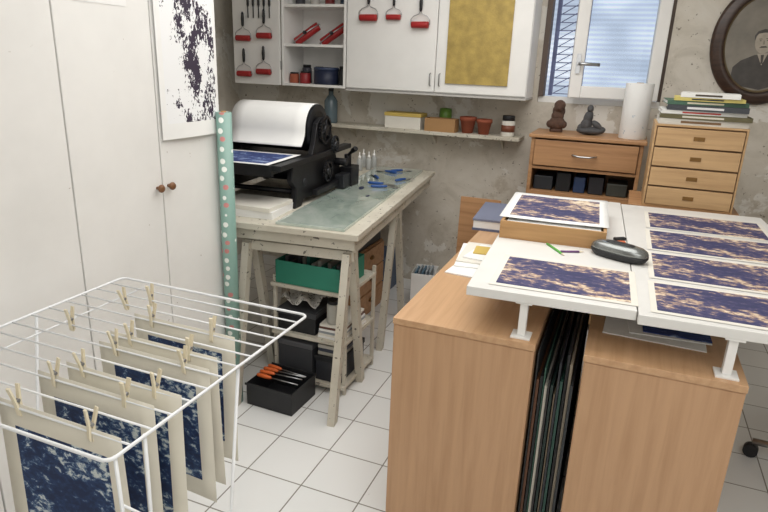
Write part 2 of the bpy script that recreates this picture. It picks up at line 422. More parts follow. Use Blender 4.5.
# ------------------------------------------------------------ desk cabinets
HC=.85
def cabinet(x0,x1,y0,y1,lab):
    c=T('cabinet',lab,'cabinet',(x0,y0,0))
    w_=x1-x0; d=y1-y0
    MB().box((.0,.0,0),(w_,d,HC-.022),'beech').obj('body',c,bev=.002)
    MB().box((-.002,-.004,HC-.022),(w_+.002,d,HC),'beechtop').obj('top',c,bev=.0015)
    MB().box((.004,-.0015,.06),(w_-.004,.0,HC-.026),'beech').obj('panel',c)
    return c
cabinet(-.625,-.165,1.715,3.26,'beech veneer storage cabinet with scattered papers on top')
cabinet(-.02,.405,1.715,3.26,'beech veneer storage cabinet holding up white boards')
x=-.157; k=0
cols=[(38,40,42),(92,58,36),(30,34,36),(46,84,70),(190,186,174),(34,32,32),(28,50,46),(100,88,70),(36,38,44),(50,84,74),(26,26,28),(130,120,104),(40,44,48)]
while x<-.03 and k<len(cols):
    th=R.choice([.004,.006,.008]); h=R.uniform(.66,.82); yy=1.73+R.uniform(0,.06)
    solo(MB().box((0,0,0),(th,R.uniform(.9,1.2),h),bookmat(cols[k])),'storage_board','thin board stored upright between the cabinets','board',(x,yy,0),group='boards stored between cabinets')
    x+=th+R.uniform(.001,.005); k+=1
TB=1.0
def board(x0,x1,lab,ang):
    solo(MB().box((0,0,0),(x1-x0,1.55,.03),'whiteboard'),'tabletop_board',lab,'tabletop',(x0,1.72,TB-.03),(0,0,math.radians(ang)),bev=.002)
board(-.392,.102,'white tabletop board holding print tray and print',3)
board(.106,.74,'white tabletop board holding a column of cloud prints',3)
def riser(x,y):
    c=T('riser_leg','white metal riser foot under the tabletop board','leg',(x,y,HC),group='risers under the tabletop')
    MB().box((-.03,-.03,0),(.03,.03,.006),'white').obj('foot_plate',c,bev=.001)
    MB().box((-.012,-.012,.006),(.012,.012,.114),'white').obj('post',c,bev=.002)
    MB().box((-.025,-.025,.114),(.025,.025,.12),'white').obj('head_plate',c,bev=.001)
    return c
r0=riser(-.215,1.76); dup(r0,(.355,1.76,HC)); dup(r0,(-.26,3.1,HC)); dup(r0,(.30,3.1,HC))
for i,(y,h) in enumerate([(2.80,.35),(2.435,.345),(2.075,.34),(1.755,.30)]):
    m=MB().sheet(.50,h-.008,(.018,.02,.02,.02),'creampaper','skyprint',8,4,bend=lambda u,v:.001+.003*u*v)
    solo(m,'art_print','print of glowing clouds with navy sky on cream paper','print',(.137,y,TB+.001),(0,0,math.radians(.8)),group='cloud prints on the tabletop')
m=MB().sheet(.44,.335,(.02,.02,.022,.018),'creampaper','skyprint',8,4,bend=lambda u,v:.001)
solo(m,'art_print','single cloud print on cream paper near tabletop edge','print',(-.335,1.765,TB+.001),(0,0,math.radians(2)),group='cloud prints on the tabletop')
m=MB(); m.box((0,0,0),(.40,.60,.006),'cardboard')
for a,b in(((0,0,.006),(.40,.012,.07)),((0,.588,.006),(.40,.60,.07)),((0,.012,.006),(.012,.588,.07)),((.388,.012,.006),(.40,.588,.07))): m.box(a,b,'traybrown')
solo(m,'wooden_tray','shallow tan box tray stacked with prints','tray',(-.415,2.32,TB),(0,0,math.radians(2.5)),bev=.001)
solo(MB().box((0,0,0),(.36,.55,.055),'paper'),'paper_stack','stack of white sheets inside the tray','paper',(-.396,2.346,TB+.0065),(0,0,math.radians(2.5)))
m=MB().sheet(.42,.53,(.035,.035,.045,.05),'paper','skyprint',8,6,bend=lambda u,v:.002+.004*abs(u-.5))
solo(m,'art_print','cloud print lying on top of the tan tray','print',(-.43,2.37,TB+.071),(0,0,math.radians(3)),solid=.0008)
c=T('glasses_case','rounded silver grey and black hard glasses case','glasses case',(.036,2.26,TB),(0,0,math.radians(-26)))
def capsule(mb,L,W_,z0,z1,mat,prof):
    rg=[]
    for s_,zz in prof:
        ring=[]
        for k in range(36):
            a=2*pi*k/36; ca,sa=math.cos(a),math.sin(a)
            ring.append((s_*L*math.copysign(abs(ca)**.75,ca),s_*W_*math.copysign(abs(sa)**.8,sa),z0+(z1-z0)*zz))
        rg.append(ring)
    mb.ring_loft(rg,mat)
m=MB(); capsule(m,.106,.048,0,.026,'blackp',[(.74,0),(.92,.25),(1,.7),(1,1)]); m.obj('case_base',c)
m=MB(); capsule(m,.1055,.0475,.0265,.056,'silver',[(1.0,0),(.995,.25),(.95,.55),(.84,.8),(.6,.96),(.25,1.0)]); m.obj('lid',c)
m=MB(); capsule(m,.055,.022,.0555,.058,'blackp',[(1.0,0),(.9,.8),(.6,1)]); m.obj('badge',c)
def pencil(x,y,a,mat,L=.15,lab='pencil'):
    c=T('pencil',lab,'pencil',(x,y,TB+.004),(0,0,math.radians(a)))
    MB().cyl((0,0,0),(L,0,0),.0045,mat,seg=6).obj('barrel',c)
    MB().cyl((L,0,0),(L+.018,0,0),.0045,'pin',.0006,seg=8).obj('tip',c)
pencil(-.225,2.31,-58,plain('green_pencil',(90,170,70),.4),.13,'green wooden pencil lying on the tabletop')
pencil(-.165,2.23,25,plain('purple_pencil',(110,70,120),.4),.07,'short purple pencil on the tabletop')
solo(MB().box((0,0,0),(.05,.02,.012),'blackp'),'marker_cap','small black cap on the tabletop','cap',(.02,2.50,TB),(0,0,.6),bev=.003)
solo(MB().box((0,0,0),(.03,.02,.015),'orange'),'eraser','small orange eraser on the tabletop','eraser',(.03,2.44,TB),(0,0,.3),bev=.003)
for i,(x,y,w_,h_,a,mt) in enumerate([(.02,1.90,.30,.34,-2,'paper'),(.10,1.93,.24,.3,4,'paper'),(.14,1.95,.2,.28,1,'bluebed')]):
    solo(MB().box((0,0,0),(w_,h_,.003),mt),'paper_sheet','loose sheet stored under the tabletop boards','paper',(x,y,HC+.0005+.0035*i),(0,0,math.radians(a)))
for i,(x,y,w_,h_,a,mt) in enumerate([(-.60,2.22,.15,.36,-6,'paper'),(-.585,2.30,.16,.34,8,'paper'),(-.59,2.35,.14,.3,4,'creampaper'),(-.575,2.40,.13,.22,-8,'paper'),(-.545,2.46,.07,.11,6,'yellow')]):
    solo(MB().box((0,0,0),(w_,h_,.005),mt),'paper_pile','small loose pile of white papers on cabinet','paper',(x,y,HC+.0005+.0055*i),(0,0,math.radians(a)))
m=MB().box((0,0,0),(.2,.42,.012),bookmat((96,104,130))).box((.004,.004,.012),(.196,.416,.05),'paper').box((0,0,.05),(.2,.42,.06),bookmat((118,124,146)))
solo(m,'portfolio_box','flat blue grey portfolio box on the cabinet','box',(-.665,2.93,HC),(0,0,math.radians(4)))
solo(MB().box((0,0,0),(.24,.02,.90),'beechx'),'wood_panel','brown wooden panel standing upright behind the cabinet','panel',(-.87,3.42,0),(math.radians(-3),0,0))

# ------------------------------------------------------------ work table
A5=math.radians(6.5)
TO=Vector((-1.03,2.355,0)); RT=Matrix.Rotation(A5,3,'Z')
def tl(x,y,z=0): return TO+RT@Vector((x,y,0))+Vector((0,0,z))
TZ=.91
tb=T('work_table','long worn cream painted wooden worktable top','table',TO,(0,0,A5))
MB().box((-.96,0,TZ-.03),(-.015,1.82,TZ),'cream').obj('tabletop',tb,bev=.003)
MB().box((-.92,.03,TZ-.085),(-.04,.05,TZ-.03),'cream').obj('apron',tb,bev=.002)
MB().box((-.06,.05,TZ-.10),(-.04,1.79,TZ-.03),'cream').obj('apron',tb,bev=.002)
def trestle(ly,sp,x0,x1):
    c=T('trestle','cream painted wooden trestle under the worktable','trestle',tl(0,ly),(0,0,A5),group='trestles under the worktable')
    top=TZ-.10
    MB().box((x0,-.035,top-.05),(x1,.035,top),'cream').obj('beam',c,bev=.003)
    for x in(x0+.03,x1-.03):
        for s_ in(-1,1):
            m=MB(); a=Vector((x,s_*.035,top-.01)); b=Vector((x,s_*sp,0.0))
            hw=.018; hd=.024
            rg=[]
            for p in(a,b): rg.append([(p.x-hw,p.y-hd,p.z),(p.x+hw,p.y-hd,p.z),(p.x+hw,p.y+hd,p.z),(p.x-hw,p.y+hd,p.z)])
            m.ring_loft(rg,'cream',smooth=False); m.obj('leg',c)
trestle(.10,.22,-.625,-.055)
trestle(.98,.27,-.76,-.055)
m=MB().box((-.43,.03,0),(-.09,1.76,.014),'glass')
solo(m,'glass_slab','pale grey green glass inking slab on worktable','glass slab',tl(0,0,TZ+.0005),(0,0,A5),bev=.001)
GZ=TZ+.0148
for i,(x,y,w_,h_,a) in enumerate([(-.30,.95,.03,.10,.3),(-.24,1.15,.04,.06,-.4),(-.2,.75,.02,.05,.1),(-.33,1.35,.03,.12,.7)]):
    mm=MB(); mm.lathe([(1,0),(.9,.0012),(.3,.0016)],'inkblue',sx=w_/2,sy=h_/2,seg=16)
    solo(mm,'ink_patch','smear of dark blue ink on glass','ink',tl(x,y,GZ),(0,0,a),group='ink smears on the slab')
def scraper(lx,ly,a,mat='bluehandle'):
    c=T('ink_scraper','blue handled ink scraper lying on the slab','scraper',tl(lx,ly,GZ),(0,0,a),group='ink scrapers on the slab')
    MB().lathe([(.004,0),(.008,.01),(.009,.05),(.007,.09),(.005,.1)],mat,axis='x',o=(0,0,.010),seg=14).obj('handle',c)
    MB().poly([(.1,-.006,.008),(.17,-.025,.001),(.17,.025,.001),(.1,.006,.008)],'steel',.0015,(0,0,1)).obj('blade',c)
    return c
s0=scraper(-.25,.98,.5)
for lx,ly,a in((-.28,1.25,2.2),(-.16,1.22,1.2),(-.22,1.50,2.9),(-.30,1.08,.2),(-.28,1.55,.9)): dup(s0,tl(lx,ly,GZ),(0,0,a))
solo(MB().box((0,0,0),(.32,.26,.035),'paper'),'paper_stack','stack of white paper at the table corner','paper',tl(-.80,.10,TZ),(0,0,.12))
solo(MB().box((0,0,0),(.3,.24,.02),'creampaper'),'paper_stack','smaller cream paper stack on white paper','paper',tl(-.79,.11,TZ+.0355),(0,0,.05))
# ------------------------------------------------------------ printing press
px,py=-1.83,3.00; AP=math.radians(5)
pr=T('printing_press','black cast iron cylinder proof printing press','printing press',(px,py,TZ),(0,0,AP))
hw=.25
for sx in(-1,1):
    x=sx*hw
    m=MB()
    pts=[(-.38,0),(-.30,0),(-.27,.03),(.25,.03),(.28,0),(.36,0),(.34,.07),(.27,.12),(.20,.19),(.15,.30),(.09,.41),(.04,.435),(-.04,.435),(-.09,.41),(-.13,.30),(-.17,.24),(-.40,.23),(-.42,.15),(-.36,.10)]
    m.poly([(x-.015,p,q) for p,q in pts],'iron',.030,(1,0,0))
    m.cyl((x-.024,0,.37),(x+.024,0,.37),.045,'irongrey',seg=24)
    m.cyl((x-.020,.12,.13),(x+.020,.12,.13),.03,'irongrey',seg=16).cyl((x-.020,-.26,.12),(x+.020,-.26,.12),.022,'irongrey',seg=16)
    m.obj('side_frame',pr,bev=.004)
m=MB(); m.cyl((-hw+.02,.0,.37),(hw-.02,0,.37),.122,'iron',seg=48)
for xx in(-hw+.018,hw-.030): m.ring_loft([[(xx+a_,r_*math.cos(2*pi*k/48),.37+r_*math.sin(2*pi*k/48)) for k in range(48)] for a_,r_ in((0,.10),(0,.135),(.012,.135),(.012,.10))],'irongrey',cap=False,smooth=False,closed=True)
m.obj('cylinder',pr)
MB().cyl((-hw+.015,.0,.13),(hw-.015,0,.13),.06,'iron',seg=28).obj('lower_roller',pr)
m=MB().box((-hw+.015,-.56,.205),(hw-.015,.40,.228),'iron'); m.box((-hw-.035,-.58,.225),(-hw+.015,.40,.252),'iron').box((hw-.015,-.58,.225),(hw+.035,.40,.252),'iron').box((-hw+.015,-.58,.195),(hw-.015,-.555,.250),'iron')
m.obj('bed',pr,bev=.003)
for sx in(-1,1):
    MB().gear(sx*(hw+.018)-(.016 if sx<0 else 0),0,.37,.080,.014,30,'iron',.34,6).obj('gear',pr)
MB().gear(hw+.034,.11,.28,.050,.014,18,'irongrey',.35,4).obj('gear',pr)
MB().gear(hw+.034,.0,.14,.06,.014,22,'iron',.35,5).obj('gear',pr)
MB().cyl((-hw,-.33,.08),(hw,-.33,.08),.013,'iron').obj('tie_rod',pr)
MB().cyl((-hw,.26,.08),(hw,.26,.08),.013,'iron').obj('tie_rod',pr)
m=MB(); m.box((hw+.02,.24,.0),(hw+.10,.37,.13),'iron').cyl((hw+.05,.30,.13),(hw+.05,.30,.20),.022,'iron').cyl((hw+.05,.30,.19),(hw+.10,.24,.23),.010,'iron').cyl((hw+.10,.24,.23),(hw+.13,.22,.25),.015,'iron',seg=12).cyl((hw+.03,.31,.06),(hw-.02,.31,.06),.014,'iron')
m.box((hw+.03,.13,.02),(hw+.09,.26,.10),'irongrey').box((hw+.03,-.20,.04),(hw+.06,.16,.07),'iron').cyl((hw+.01,.18,.17),(hw+.09,.18,.17),.022,'iron')
m.obj('crank_lever',pr,bev=.004)
m=MB(); i=m.mi('paper'); rows=[]
n=24
for k in range(n+1):
    u=k/n
    if u<.66:
        a=math.radians(20+ (176-20)*u/.66); y=.139*math.cos(a); z=.37+.139*math.sin(a)
        if a>pi*.5: y-=.014*min(1,(a-pi*.5)/.6)
    else:
        w_=(u-.66)/.34; y=-.1527-.05*w_*w_; z=.380-.085*w_
    rows.append([m.bm.verts.new((-.23+.45*c/6,y,z)) for c in range(7)])
for a,b in zip(rows,rows[1:]):
    for c in range(6):
        f=m.bm.faces.new((a[c],a[c+1],b[c+1],b[c])); f.smooth=True; f.material_index=i
solo(m,'paper_sheet','blank white sheet draped over the press cylinder','paper',(px,py,TZ),(0,0,AP),solid=.001)
m=MB().sheet(.46,.38,(.03,.03,.03,.035),'paper','bluebed',6,6,bend=lambda u,v:0)
solo(m,'art_print','blue sea print lying on the press bed','print',(px-.19,py-.60,TZ+.2535),(0,0,AP),solid=.0008)
def bottle(lx,ly,lab):
    c=T('squeeze_bottle',lab,'bottle',tl(lx,ly,TZ),group='small bottles beside the press')
    MB().lathe([(.018,0),(.02,.004),(.02,.07),(.012,.085)],bookmat((170,172,170)),seg=16).obj('body',c)
    MB().lathe([(.011,.085),(.011,.10),(.004,.105),(.003,.13)],'white',seg=12).obj('cap',c)
    return c
b0=bottle(-.47,1.66,'small grey bottle with white nozzle cap')
dup(b0,tl(-.46,1.76,TZ)); dup(b0,tl(-.54,1.76,TZ)); dup(b0,tl(-.52,1.60,TZ))

# ------------------------------------------------------------ storage under the table
c=T('storage_rack','packed narrow wooden shelf rack under the worktable','shelf',(0,0,0))
ra,rb=(-1.575,2.46),(-1.155,2.86)
for z in(.055,.30,.565): MB().box((ra[0],ra[1],z-.02),(rb[0],rb[1],z),'cream').obj('shelf',c,bev=.002)
for x in(ra[0],rb[0]-.02):
    for y in(ra[1]+.02,rb[1]-.02): MB().box((x+.001,y+.001,0),(x+.019,y+.019,.60),'cream').obj('post',c,bev=.002)
def openbox(w_,d,h,mat,t=.004):
    m=MB().box((0,0,0),(w_,d,t),mat)
    for a,b in(((0,0,t),(w_,t,h)),((0,d-t,t),(w_,d,h)),((0,t,t),(t,d-t,h)),((w_-t,t,t),(w_,d-t,h))): m.box(a,b,mat)
    return m
solo(openbox(.36,.30,.12,'green'),'storage_box','teal green cardboard box with odds and ends','box',(-1.55,2.47,.5655),bev=.001)
m=MB()
for k in range(11):
    x=.02+.029*k; m.box((x,.03+R.random()*.03,0),(x+.018,.26,.10+R.random()*.045),bookmat(R.choice([(60,60,64),(120,118,110),(30,90,80),(170,170,165)])))
solo(m,'tool_bundle','bundle of small tools standing inside the green box','tools',(-1.535,2.475,.570),kind='stuff')
def lidbox(w_,d,h,c1,c2,lab,loc,rot=(0,0,0)):
    t=T('storage_box',lab,'box',loc,rot)
    MB().box((0,0,0),(w_,d,h-.03),c1).obj('body',t,bev=.004)
    MB().box((-.004,-.004,h-.03),(w_+.004,d+.004,h),c2).obj('lid',t,bev=.004)
def jar(x,y,z,r,h,mat,lab,cap='blackp',name='jar',cat='jar',**k):
    c=T(name,lab,cat,(x,y,z),**k)
    MB().lathe([(r*.96,0),(r,.005),(r,h*.82),(r*.85,h*.88)],mat,seg=18).obj('body',c)
    MB().lathe([(r*.88,h*.88),(r*.88,h),(r*.8,h+.002)],cap,seg=18).obj('lid',c)
# middle shelf
lidbox(.22,.28,.12,'blackp',bookmat((58,60,64)),'black lidded case on the middle rack shelf',(-1.55,2.485,.3005))
m=MB(); i=m.mi('ragspeck'); g=14; V=[]
for a in range(g+1):
    V.append([m.bm.verts.new((.21*b/g,.25*a/g,.008+.02*R.random()+.022*(1+math.sin(b*.8+a*.6)))) for b in range(g+1)])
for a in range(g):
    for b in range(g): f=m.bm.faces.new((V[a][b],V[a][b+1],V[a+1][b+1],V[a+1][b])); f.material_index=i
solo(m,'crumpled_cloth','crumpled speckled white rag on black case','cloth',(-1.545,2.495,.422),solid=.002)
for k in range(6):
    solo(MB().box((0,0,0),(.135,.28,.012),['paper','creampaper',bookmat((150,156,160)),'paper',bookmat((96,60,50)),'creampaper'][k]),'paper_stack','flat stack of papers on the middle rack shelf','paper',(-1.315+.002*k,2.485,.3005+.0125*k),(0,0,.02*(k-2.5)))
jar(-1.25,2.53,.3760,.034,.12,bookmat((176,174,166)),'tall grey jar standing on stacked papers')
jar(-1.25,2.62,.3760,.032,.10,bookmat((130,100,60)),'brown jar standing on stacked papers')
# bottom shelf
lidbox(.20,.30,.19,bookmat((64,66,70)),bookmat((92,94,98)),'dark grey lidded box on the bottom rack shelf',(-1.55,2.485,.0555))
lidbox(.145,.30,.14,bookmat((40,42,48)),'blackp','small black lidded box on the bottom rack shelf',(-1.33,2.485,.0555))
for k in range(3):
    solo(MB().box((0,0,0),(.13,.26,.018),bookmat([(176,172,162),(64,70,84),(200,198,190)][k])),'notebook','notebook piled on the small black box','notebook',(-1.322+.004*(k%2),2.50,.1960+.0185*k),(0,0,.02*(k-1)),group='notebooks on the rack shelf')
m=openbox(.26,.23,.12,'blackp'); m.box((-.006,-.006,.108),(.266,0,.12),'blackp').box((-.006,.23,.108),(.266,.236,.12),'blackp')
solo(m,'tool_crate','black plastic crate of carving tools on the floor','crate',(-1.565,2.205,0),(0,0,-.03),bev=.002)
def tool(x,y,a,g='screwdrivers in the crate'):
    c=T('screwdriver','screwdriver with bright orange handle','screwdriver',(x,y,.131),(0,0,a),group=g)
    MB().lathe([(.006,0),(.010,.008),(.011,.05),(.008,.075),(.005,.085)],'orange',axis='x',seg=12).obj('handle',c)
    MB().cyl((.085,0,0),(.235,0,0),.003,'steel',seg=8).obj('shaft',c)
    return c
t0=tool(-1.555,2.35,.02); dup(t0,(-1.55,2.385,.131),(0,0,-.10)); dup(t0,(-1.555,2.315,.131),(0,0,.06)); dup(t0,(-1.55,2.28,.131),(0,0,-.02))
c=T('drawer_chest','small wooden chest of drawers with cup pulls','drawer chest',(-1.80,3.28,0))
MB().box((0,0,0),(.33,.46,.48),'beechx').obj('body',c,bev=.003)
for z in(.03,.18,.33):
    d=MB().box((.33,.012,z),(.345,.448,z+.14),'beechx').obj('drawer',c,bev=.002)
    MB().lathe([(.03,0),(.028,.008),(.015,.014)],'brass',axis='x',sx=1,sy=.5,o=(.345,.23,z+.08),seg=16).obj('handle',d)
lidbox(.26,.42,.15,'blackp',bookmat((44,46,52)),'closed black box on the drawer chest',(-1.74,3.30,.4805))
lidbox(.23,.38,.12,bookmat((44,52,74)),bookmat((90,100,116)),'blue grey box stacked on a black box',(-1.72,3.32,.6310))
solo(openbox(.16,.22,.26,'white'),'waste_box','white open waste box on the tiled floor','waste box',(-1.25,3.74,0),(0,0,.15),bev=.003)
m=MB()
for k in range(5):
    m.box((.015+.025*k,.03,.0),(.028+.025*k,.18,.24+.03*R.random()),bookmat(R.choice([(205,205,200),(150,160,168),(90,120,140)])))
solo(m,'waste_paper','scraps of paper inside the waste box','paper',(-1.248,3.745,.0045),(0,0,.15),kind='stuff')
lidbox(.22,.3,.30,bookmat((60,80,110)),bookmat((70,90,120)),'dark blue lidded box under the worktable',(-1.72,3.84,0))

# ------------------------------------------------------------ wall cabinets
cz0,cz1,cyf,cyb=1.46,2.30,4.0,4.298
c=T('wall_cabinet','white wall cabinet with two doors and brayers hung on it','wall cabinet',(0,0,0))
x0,x1,x2=-1.90,-1.245,-.635
MB().box((x0,cyf+.02,cz0),(x2,cyb,cz1),'white').obj('body',c,bev=.002)
for a,b,hx in((x0,x1,x1-.03),(x1,x2,x1+.035)):
    d=MB().box((a+.003,cyf,cz0+.01),(b-.003,cyf+.018,cz1-.01),'white').obj('door',c,bev=.003)
    MB().tube([(hx,cyf,cz0+.05),(hx,cyf-.02,cz0+.055),(hx,cyf-.02,cz0+.125),(hx,cyf,cz0+.13)],.004,'zinc').obj('handle',d)
MB().box((x0,cyf-.001,cz0-.012),(x2+.002,cyb,cz0),'wardedge').obj('bottom_rail',c)
solo(MB().box((-1.17,cyf-.012,1.53),(-.757,cyf-.001,2.14),'gold'),'gold_panel','gold leafed panel leaning flat on cabinet door','panel',bev=.001)
c=T('open_cabinet','open white wall cabinet with inner shelves','wall cabinet',(0,0,0))
a,b=-2.42,-1.905
m=MB().box((a,cyf,cz0),(a+.018,cyb,cz1),'white').box((b-.018,cyf,cz0),(b,cyb,cz1),'white').box((a+.018,cyb-.01,cz0),(b-.018,cyb,cz1),'white').box((a+.018,cyf,cz0),(b-.018,cyb-.01,cz0+.018),'white').box((a+.018,cyf,cz1-.018),(b-.018,cyb-.01,cz1),'white')
m.obj('body',c,bev=.002)
for z in(1.735,2.0): MB().box((a+.018,cyf+.01,z),(b-.018,cyb-.01,z+.018),'white').obj('shelf',c)
d=MB().box((a-.40,cyf-.02,cz0),(a-.004,cyf-.002,cz1),'white').obj('door',c,bev=.002)
m=MB().cyl((a-.002,cyf-.008,1.57),(a-.002,cyf-.008,1.63),.005,'zinc',seg=8); m.obj('hinge',d)
m=MB().cyl((a-.002,cyf-.008,2.17),(a-.002,cyf-.008,2.23),.005,'zinc',seg=8); m.obj('hinge',d)
def brayer(loc,s=1,rot=(0,0,0)):
    c=T('brayer','hanging ink roller with red rubber roll','ink roller',loc,rot,group='ink rollers hung on the cabinets')
    MB().lathe([(.004,-.062),(.021,-.060),(.022,-.055),(.022,.055),(.021,.06),(.004,.062)],'red',axis='x',o=(0,-.022,0),seg=20).obj('roll',c)
    m=MB().tube([(-.068,-.022,0),(-.068,-.022,.035),(-.05,-.022,.055),(-.012,-.022,.07),(0,-.022,.09),(.012,-.022,.07),(.05,-.022,.055),(.068,-.022,.035),(.068,-.022,0)],.0032,'steel'); m.obj('fork',c)
    MB().cyl((0,-.022,.176),(0,.002,.176),.003,'steel',seg=8).obj('hook',c)
    MB().lathe([(.006,.085),(.010,.095),(.012,.14),(.009,.18),(.004,.19)],'blackp',o=(0,-.022,0),seg=14).obj('handle',c)
    c.scale=(s,s,s); return c
b0=brayer((-1.73,cyf,1.93))
for l,s in(((-1.55,cyf,1.935),.8),((-1.36,cyf,1.89),.95)):
    q=dup(b0,l); q.scale=(s,s,s)
for l in((-2.72,cyf-.02,1.78),(-2.54,cyf-.02,1.80),(-2.72,cyf-.02,1.53),(-2.55,cyf-.02,1.55)):
    q=dup(b0,l); q.scale=(.95,.95,.95)
t=None
for k in range(5):
    loc=(-2.68+.045*k,cyf-.0275,1.99)
    if t is None:
        t=T('carving_tool','slim dark carving tool hung on cabinet door','tool',loc,group='carving tools on the door')
        MB().lathe([(.003,0),(.009,.02),(.008,.10),(.004,.12)],'blackp',seg=10).obj('handle',t)
        MB().cyl((0,0,-.07),(0,0,0),.004,'blackp',seg=8).obj('shaft',t)
    else: dup(t,loc)
for i,(dx,dy,r,h,mt,lab) in enumerate([(.06,4.08,.035,.075,'terra','brown ink pot on the cabinet shelf'),(.15,4.08,.04,.085,'redd','dark red ink pot on the cabinet shelf'),(.46,4.08,.03,.13,'blackp','black ink jar on the cabinet shelf'),(.10,4.20,.035,.13,bookmat((60,60,70)),'slate ink jar at the shelf back'),(.20,4.21,.035,.12,bookmat((150,60,50)),'rust red ink jar at the shelf back'),(.44,4.22,.035,.16,bookmat((80,90,110)),'grey blue ink jar at the shelf back')]):
    jar(a+dx,dy,cz0+.0185,r,h,mt,lab)
def bigroller(loc,rt):
    c=T('ink_roller','large red ink roller leaning inside the open cabinet','ink roller',loc,rt,group='large ink rollers on the shelf')
    MB().lathe([(.006,-.105),(.029,-.103),(.031,-.095),(.031,.095),(.029,.103),(.006,.105)],'red',axis='x',o=(0,0,.031),seg=22).obj('roll',c)
    MB().tube([(-.115,0,.031),(-.115,-.04,.035),(0,-.055,.04),(.115,-.04,.035),(.115,0,.031)],.004,'steel').obj('fork',c)
    MB().lathe([(.008,0),(.013,-.02),(.012,-.06),(.006,-.07)],'blackp',axis='y',o=(0,-.055,.04),seg=12).obj('handle',c)
    return c
g0=bigroller((a+.15,4.15,1.80),(0,-.62,.35)); dup(g0,(a+.365,4.15,1.80),(0,-.62,.35))
for k in range(4): jar(a+.08+.12*k,4.14,2.0185,.035,.10,bookmat([(60,60,66),(190,186,180),(120,40,40),(50,70,90)][k]),'small ink pot on the upper cabinet shelf')
tn=T('ink_tin','large round dark blue ink tin on the shelf','tin',(a+.31,4.11,cz0+.0185))
MB().lathe([(.086,0),(.09,.006),(.09,.10)],bookmat((30,38,62)),seg=24).obj('body',tn)
MB().lathe([(.092,.10),(.092,.115),(.085,.12)],bookmat((52,64,92)),seg=24).obj('lid',tn)

# ------------------------------------------------------------ wall shelf
sz=1.20
c=T('wall_shelf','narrow white painted shelf fixed to the wall','shelf',(0,0,0))
MB().box((-2.22,4.09,sz-.025),(-.66,4.298,sz),'cream').obj('plank',c,bev=.003)
for x in(-1.95,-1.3,-.8):
    MB().poly([(x-.006,4.297,sz-.025),(x-.006,4.297,sz-.11),(x-.006,4.16,sz-.025)],'cream',.012,(1,0,0)).obj('bracket',c)
b_=T('glass_bottle','blue grey glass bottle with dark stopper','bottle',(-2.09,4.15,sz)); MB().lathe([(.045,0),(.05,.006),(.05,.16),(.03,.19),(.018,.205),(.018,.23)],'bottle').obj('body',b_)
MB().lathe([(.02,.23),(.02,.255),(.015,.26)],'blackp').obj('stopper',b_)
bx=T('card_box','small white box with yellow lid on shelf','box',(-1.64,4.12,sz))
MB().box((0,0,0),(.27,.14,.085),'creampaper').obj('body',bx,bev=.002)
MB().box((-.004,-.004,.085),(.274,.144,.11),'yellow').obj('lid',bx,bev=.002)
solo(MB().lathe([(.03,0),(.04,.01),(.045,.10),(.042,.15),(.035,.152),(.036,.11),(.03,.02)],'greenglass'),'ceramic_cup','green glazed ceramic cup behind wooden box','cup',(-1.225,4.25,sz))
solo(openbox(.22,.11,.09,'cardboard',.006),'wooden_box','small brown wooden box on the wall shelf','box',(-1.33,4.095,sz),bev=.001)
def pot(x,y,s,lab):
    solo(MB().lathe([(.035*s,0),(.05*s,.08*s),(.056*s,.08*s),(.056*s,.105*s),(.05*s,.105*s),(.045*s,.08*s),(.033*s,.01)],'terra'),'flower_pot',lab,'flower pot',(x,y,sz),group='terracotta pots on the shelf')
pot(-1.04,4.18,1.05,'small empty terracotta flower pot on shelf'); pot(-.92,4.16,.98,'small empty terracotta flower pot on shelf')
jt=T('ink_jar','white labelled jar with black lid','jar',(-.755,4.16,sz))
MB().lathe([(.042,0),(.045,.005),(.045,.10),(.04,.105)],'creampaper').obj('body',jt)
MB().lathe([(.0458,.03),(.0458,.075)],bookmat((120,70,50))).obj('label_band',jt)
MB().lathe([(.042,.105),(.042,.135),(.038,.138)],'blackp').obj('lid',jt)

# ------------------------------------------------------------ dresser
c=T('dresser','pine dresser with one drawer over open shelf','dresser',(-.555,3.9,0))
dw,dd=.66,.385; z1=1.235
m=MB().box((0,.01,0),(.022,dd,z1),'beechx').box((dw-.022,.01,0),(dw,dd,z1),'beechx').box((.022,dd-.01,0),(dw-.022,dd,z1),'beechx').box((.022,.01,1.04),(dw-.022,dd-.01,1.058),'beechx').box((.022,.01,.87),(dw-.022,dd-.01,.90),'beechx')
m.obj('body',c,bev=.002)
MB().box((-.015,-.01,z1),(dw+.015,dd+.005,z1+.022),'beechx').obj('top',c,bev=.004)
d=MB().box((.025,-.004,1.065),(dw-.025,.014,1.225),'beechx').obj('drawer',c,bev=.003)
MB().tube([(dw/2-.07,-.004,1.145),(dw/2-.06,-.028,1.145),(dw/2-.03,-.034,1.14),(dw/2+.03,-.034,1.14),(dw/2+.06,-.028,1.145),(dw/2+.07,-.004,1.145)],.006,'steel').obj('handle',d)
for a_,b_ in((.025,dw/2-.002),(dw/2+.002,dw-.025)):
    d=MB().box((a_,-.004,.05),(b_,.014,.865),'birch').obj('door',c,bev=.003)
    MB().lathe([(.01,0),(.014,-.02),(.004,-.026)],'knob',axis='y',o=((b_-.03) if a_<.1 else (a_+.03),-.004,.6),seg=14).obj('knob',d)
for i,(x,w_,h,cc) in enumerate([(.0,.13,.09,(40,44,50)),(.14,.10,.12,(24,26,30)),(.25,.08,.10,(40,60,96)),(.34,.1,.11,(40,40,46)),(.45,.13,.08,(64,66,60))]):
    solo(MB().box((0,0,0),(w_-.01,.2,h),bookmat(cc)),'supply_box','small dark supply box in the dresser opening','box',(-.53+x+.01,3.96,.9005),bev=.006,group='boxes in the dresser opening')
ds=z1+.022
m=MB(); m.lathe([(.04,0),(.042,.01),(.04,.02)],'bust',sy=.8)
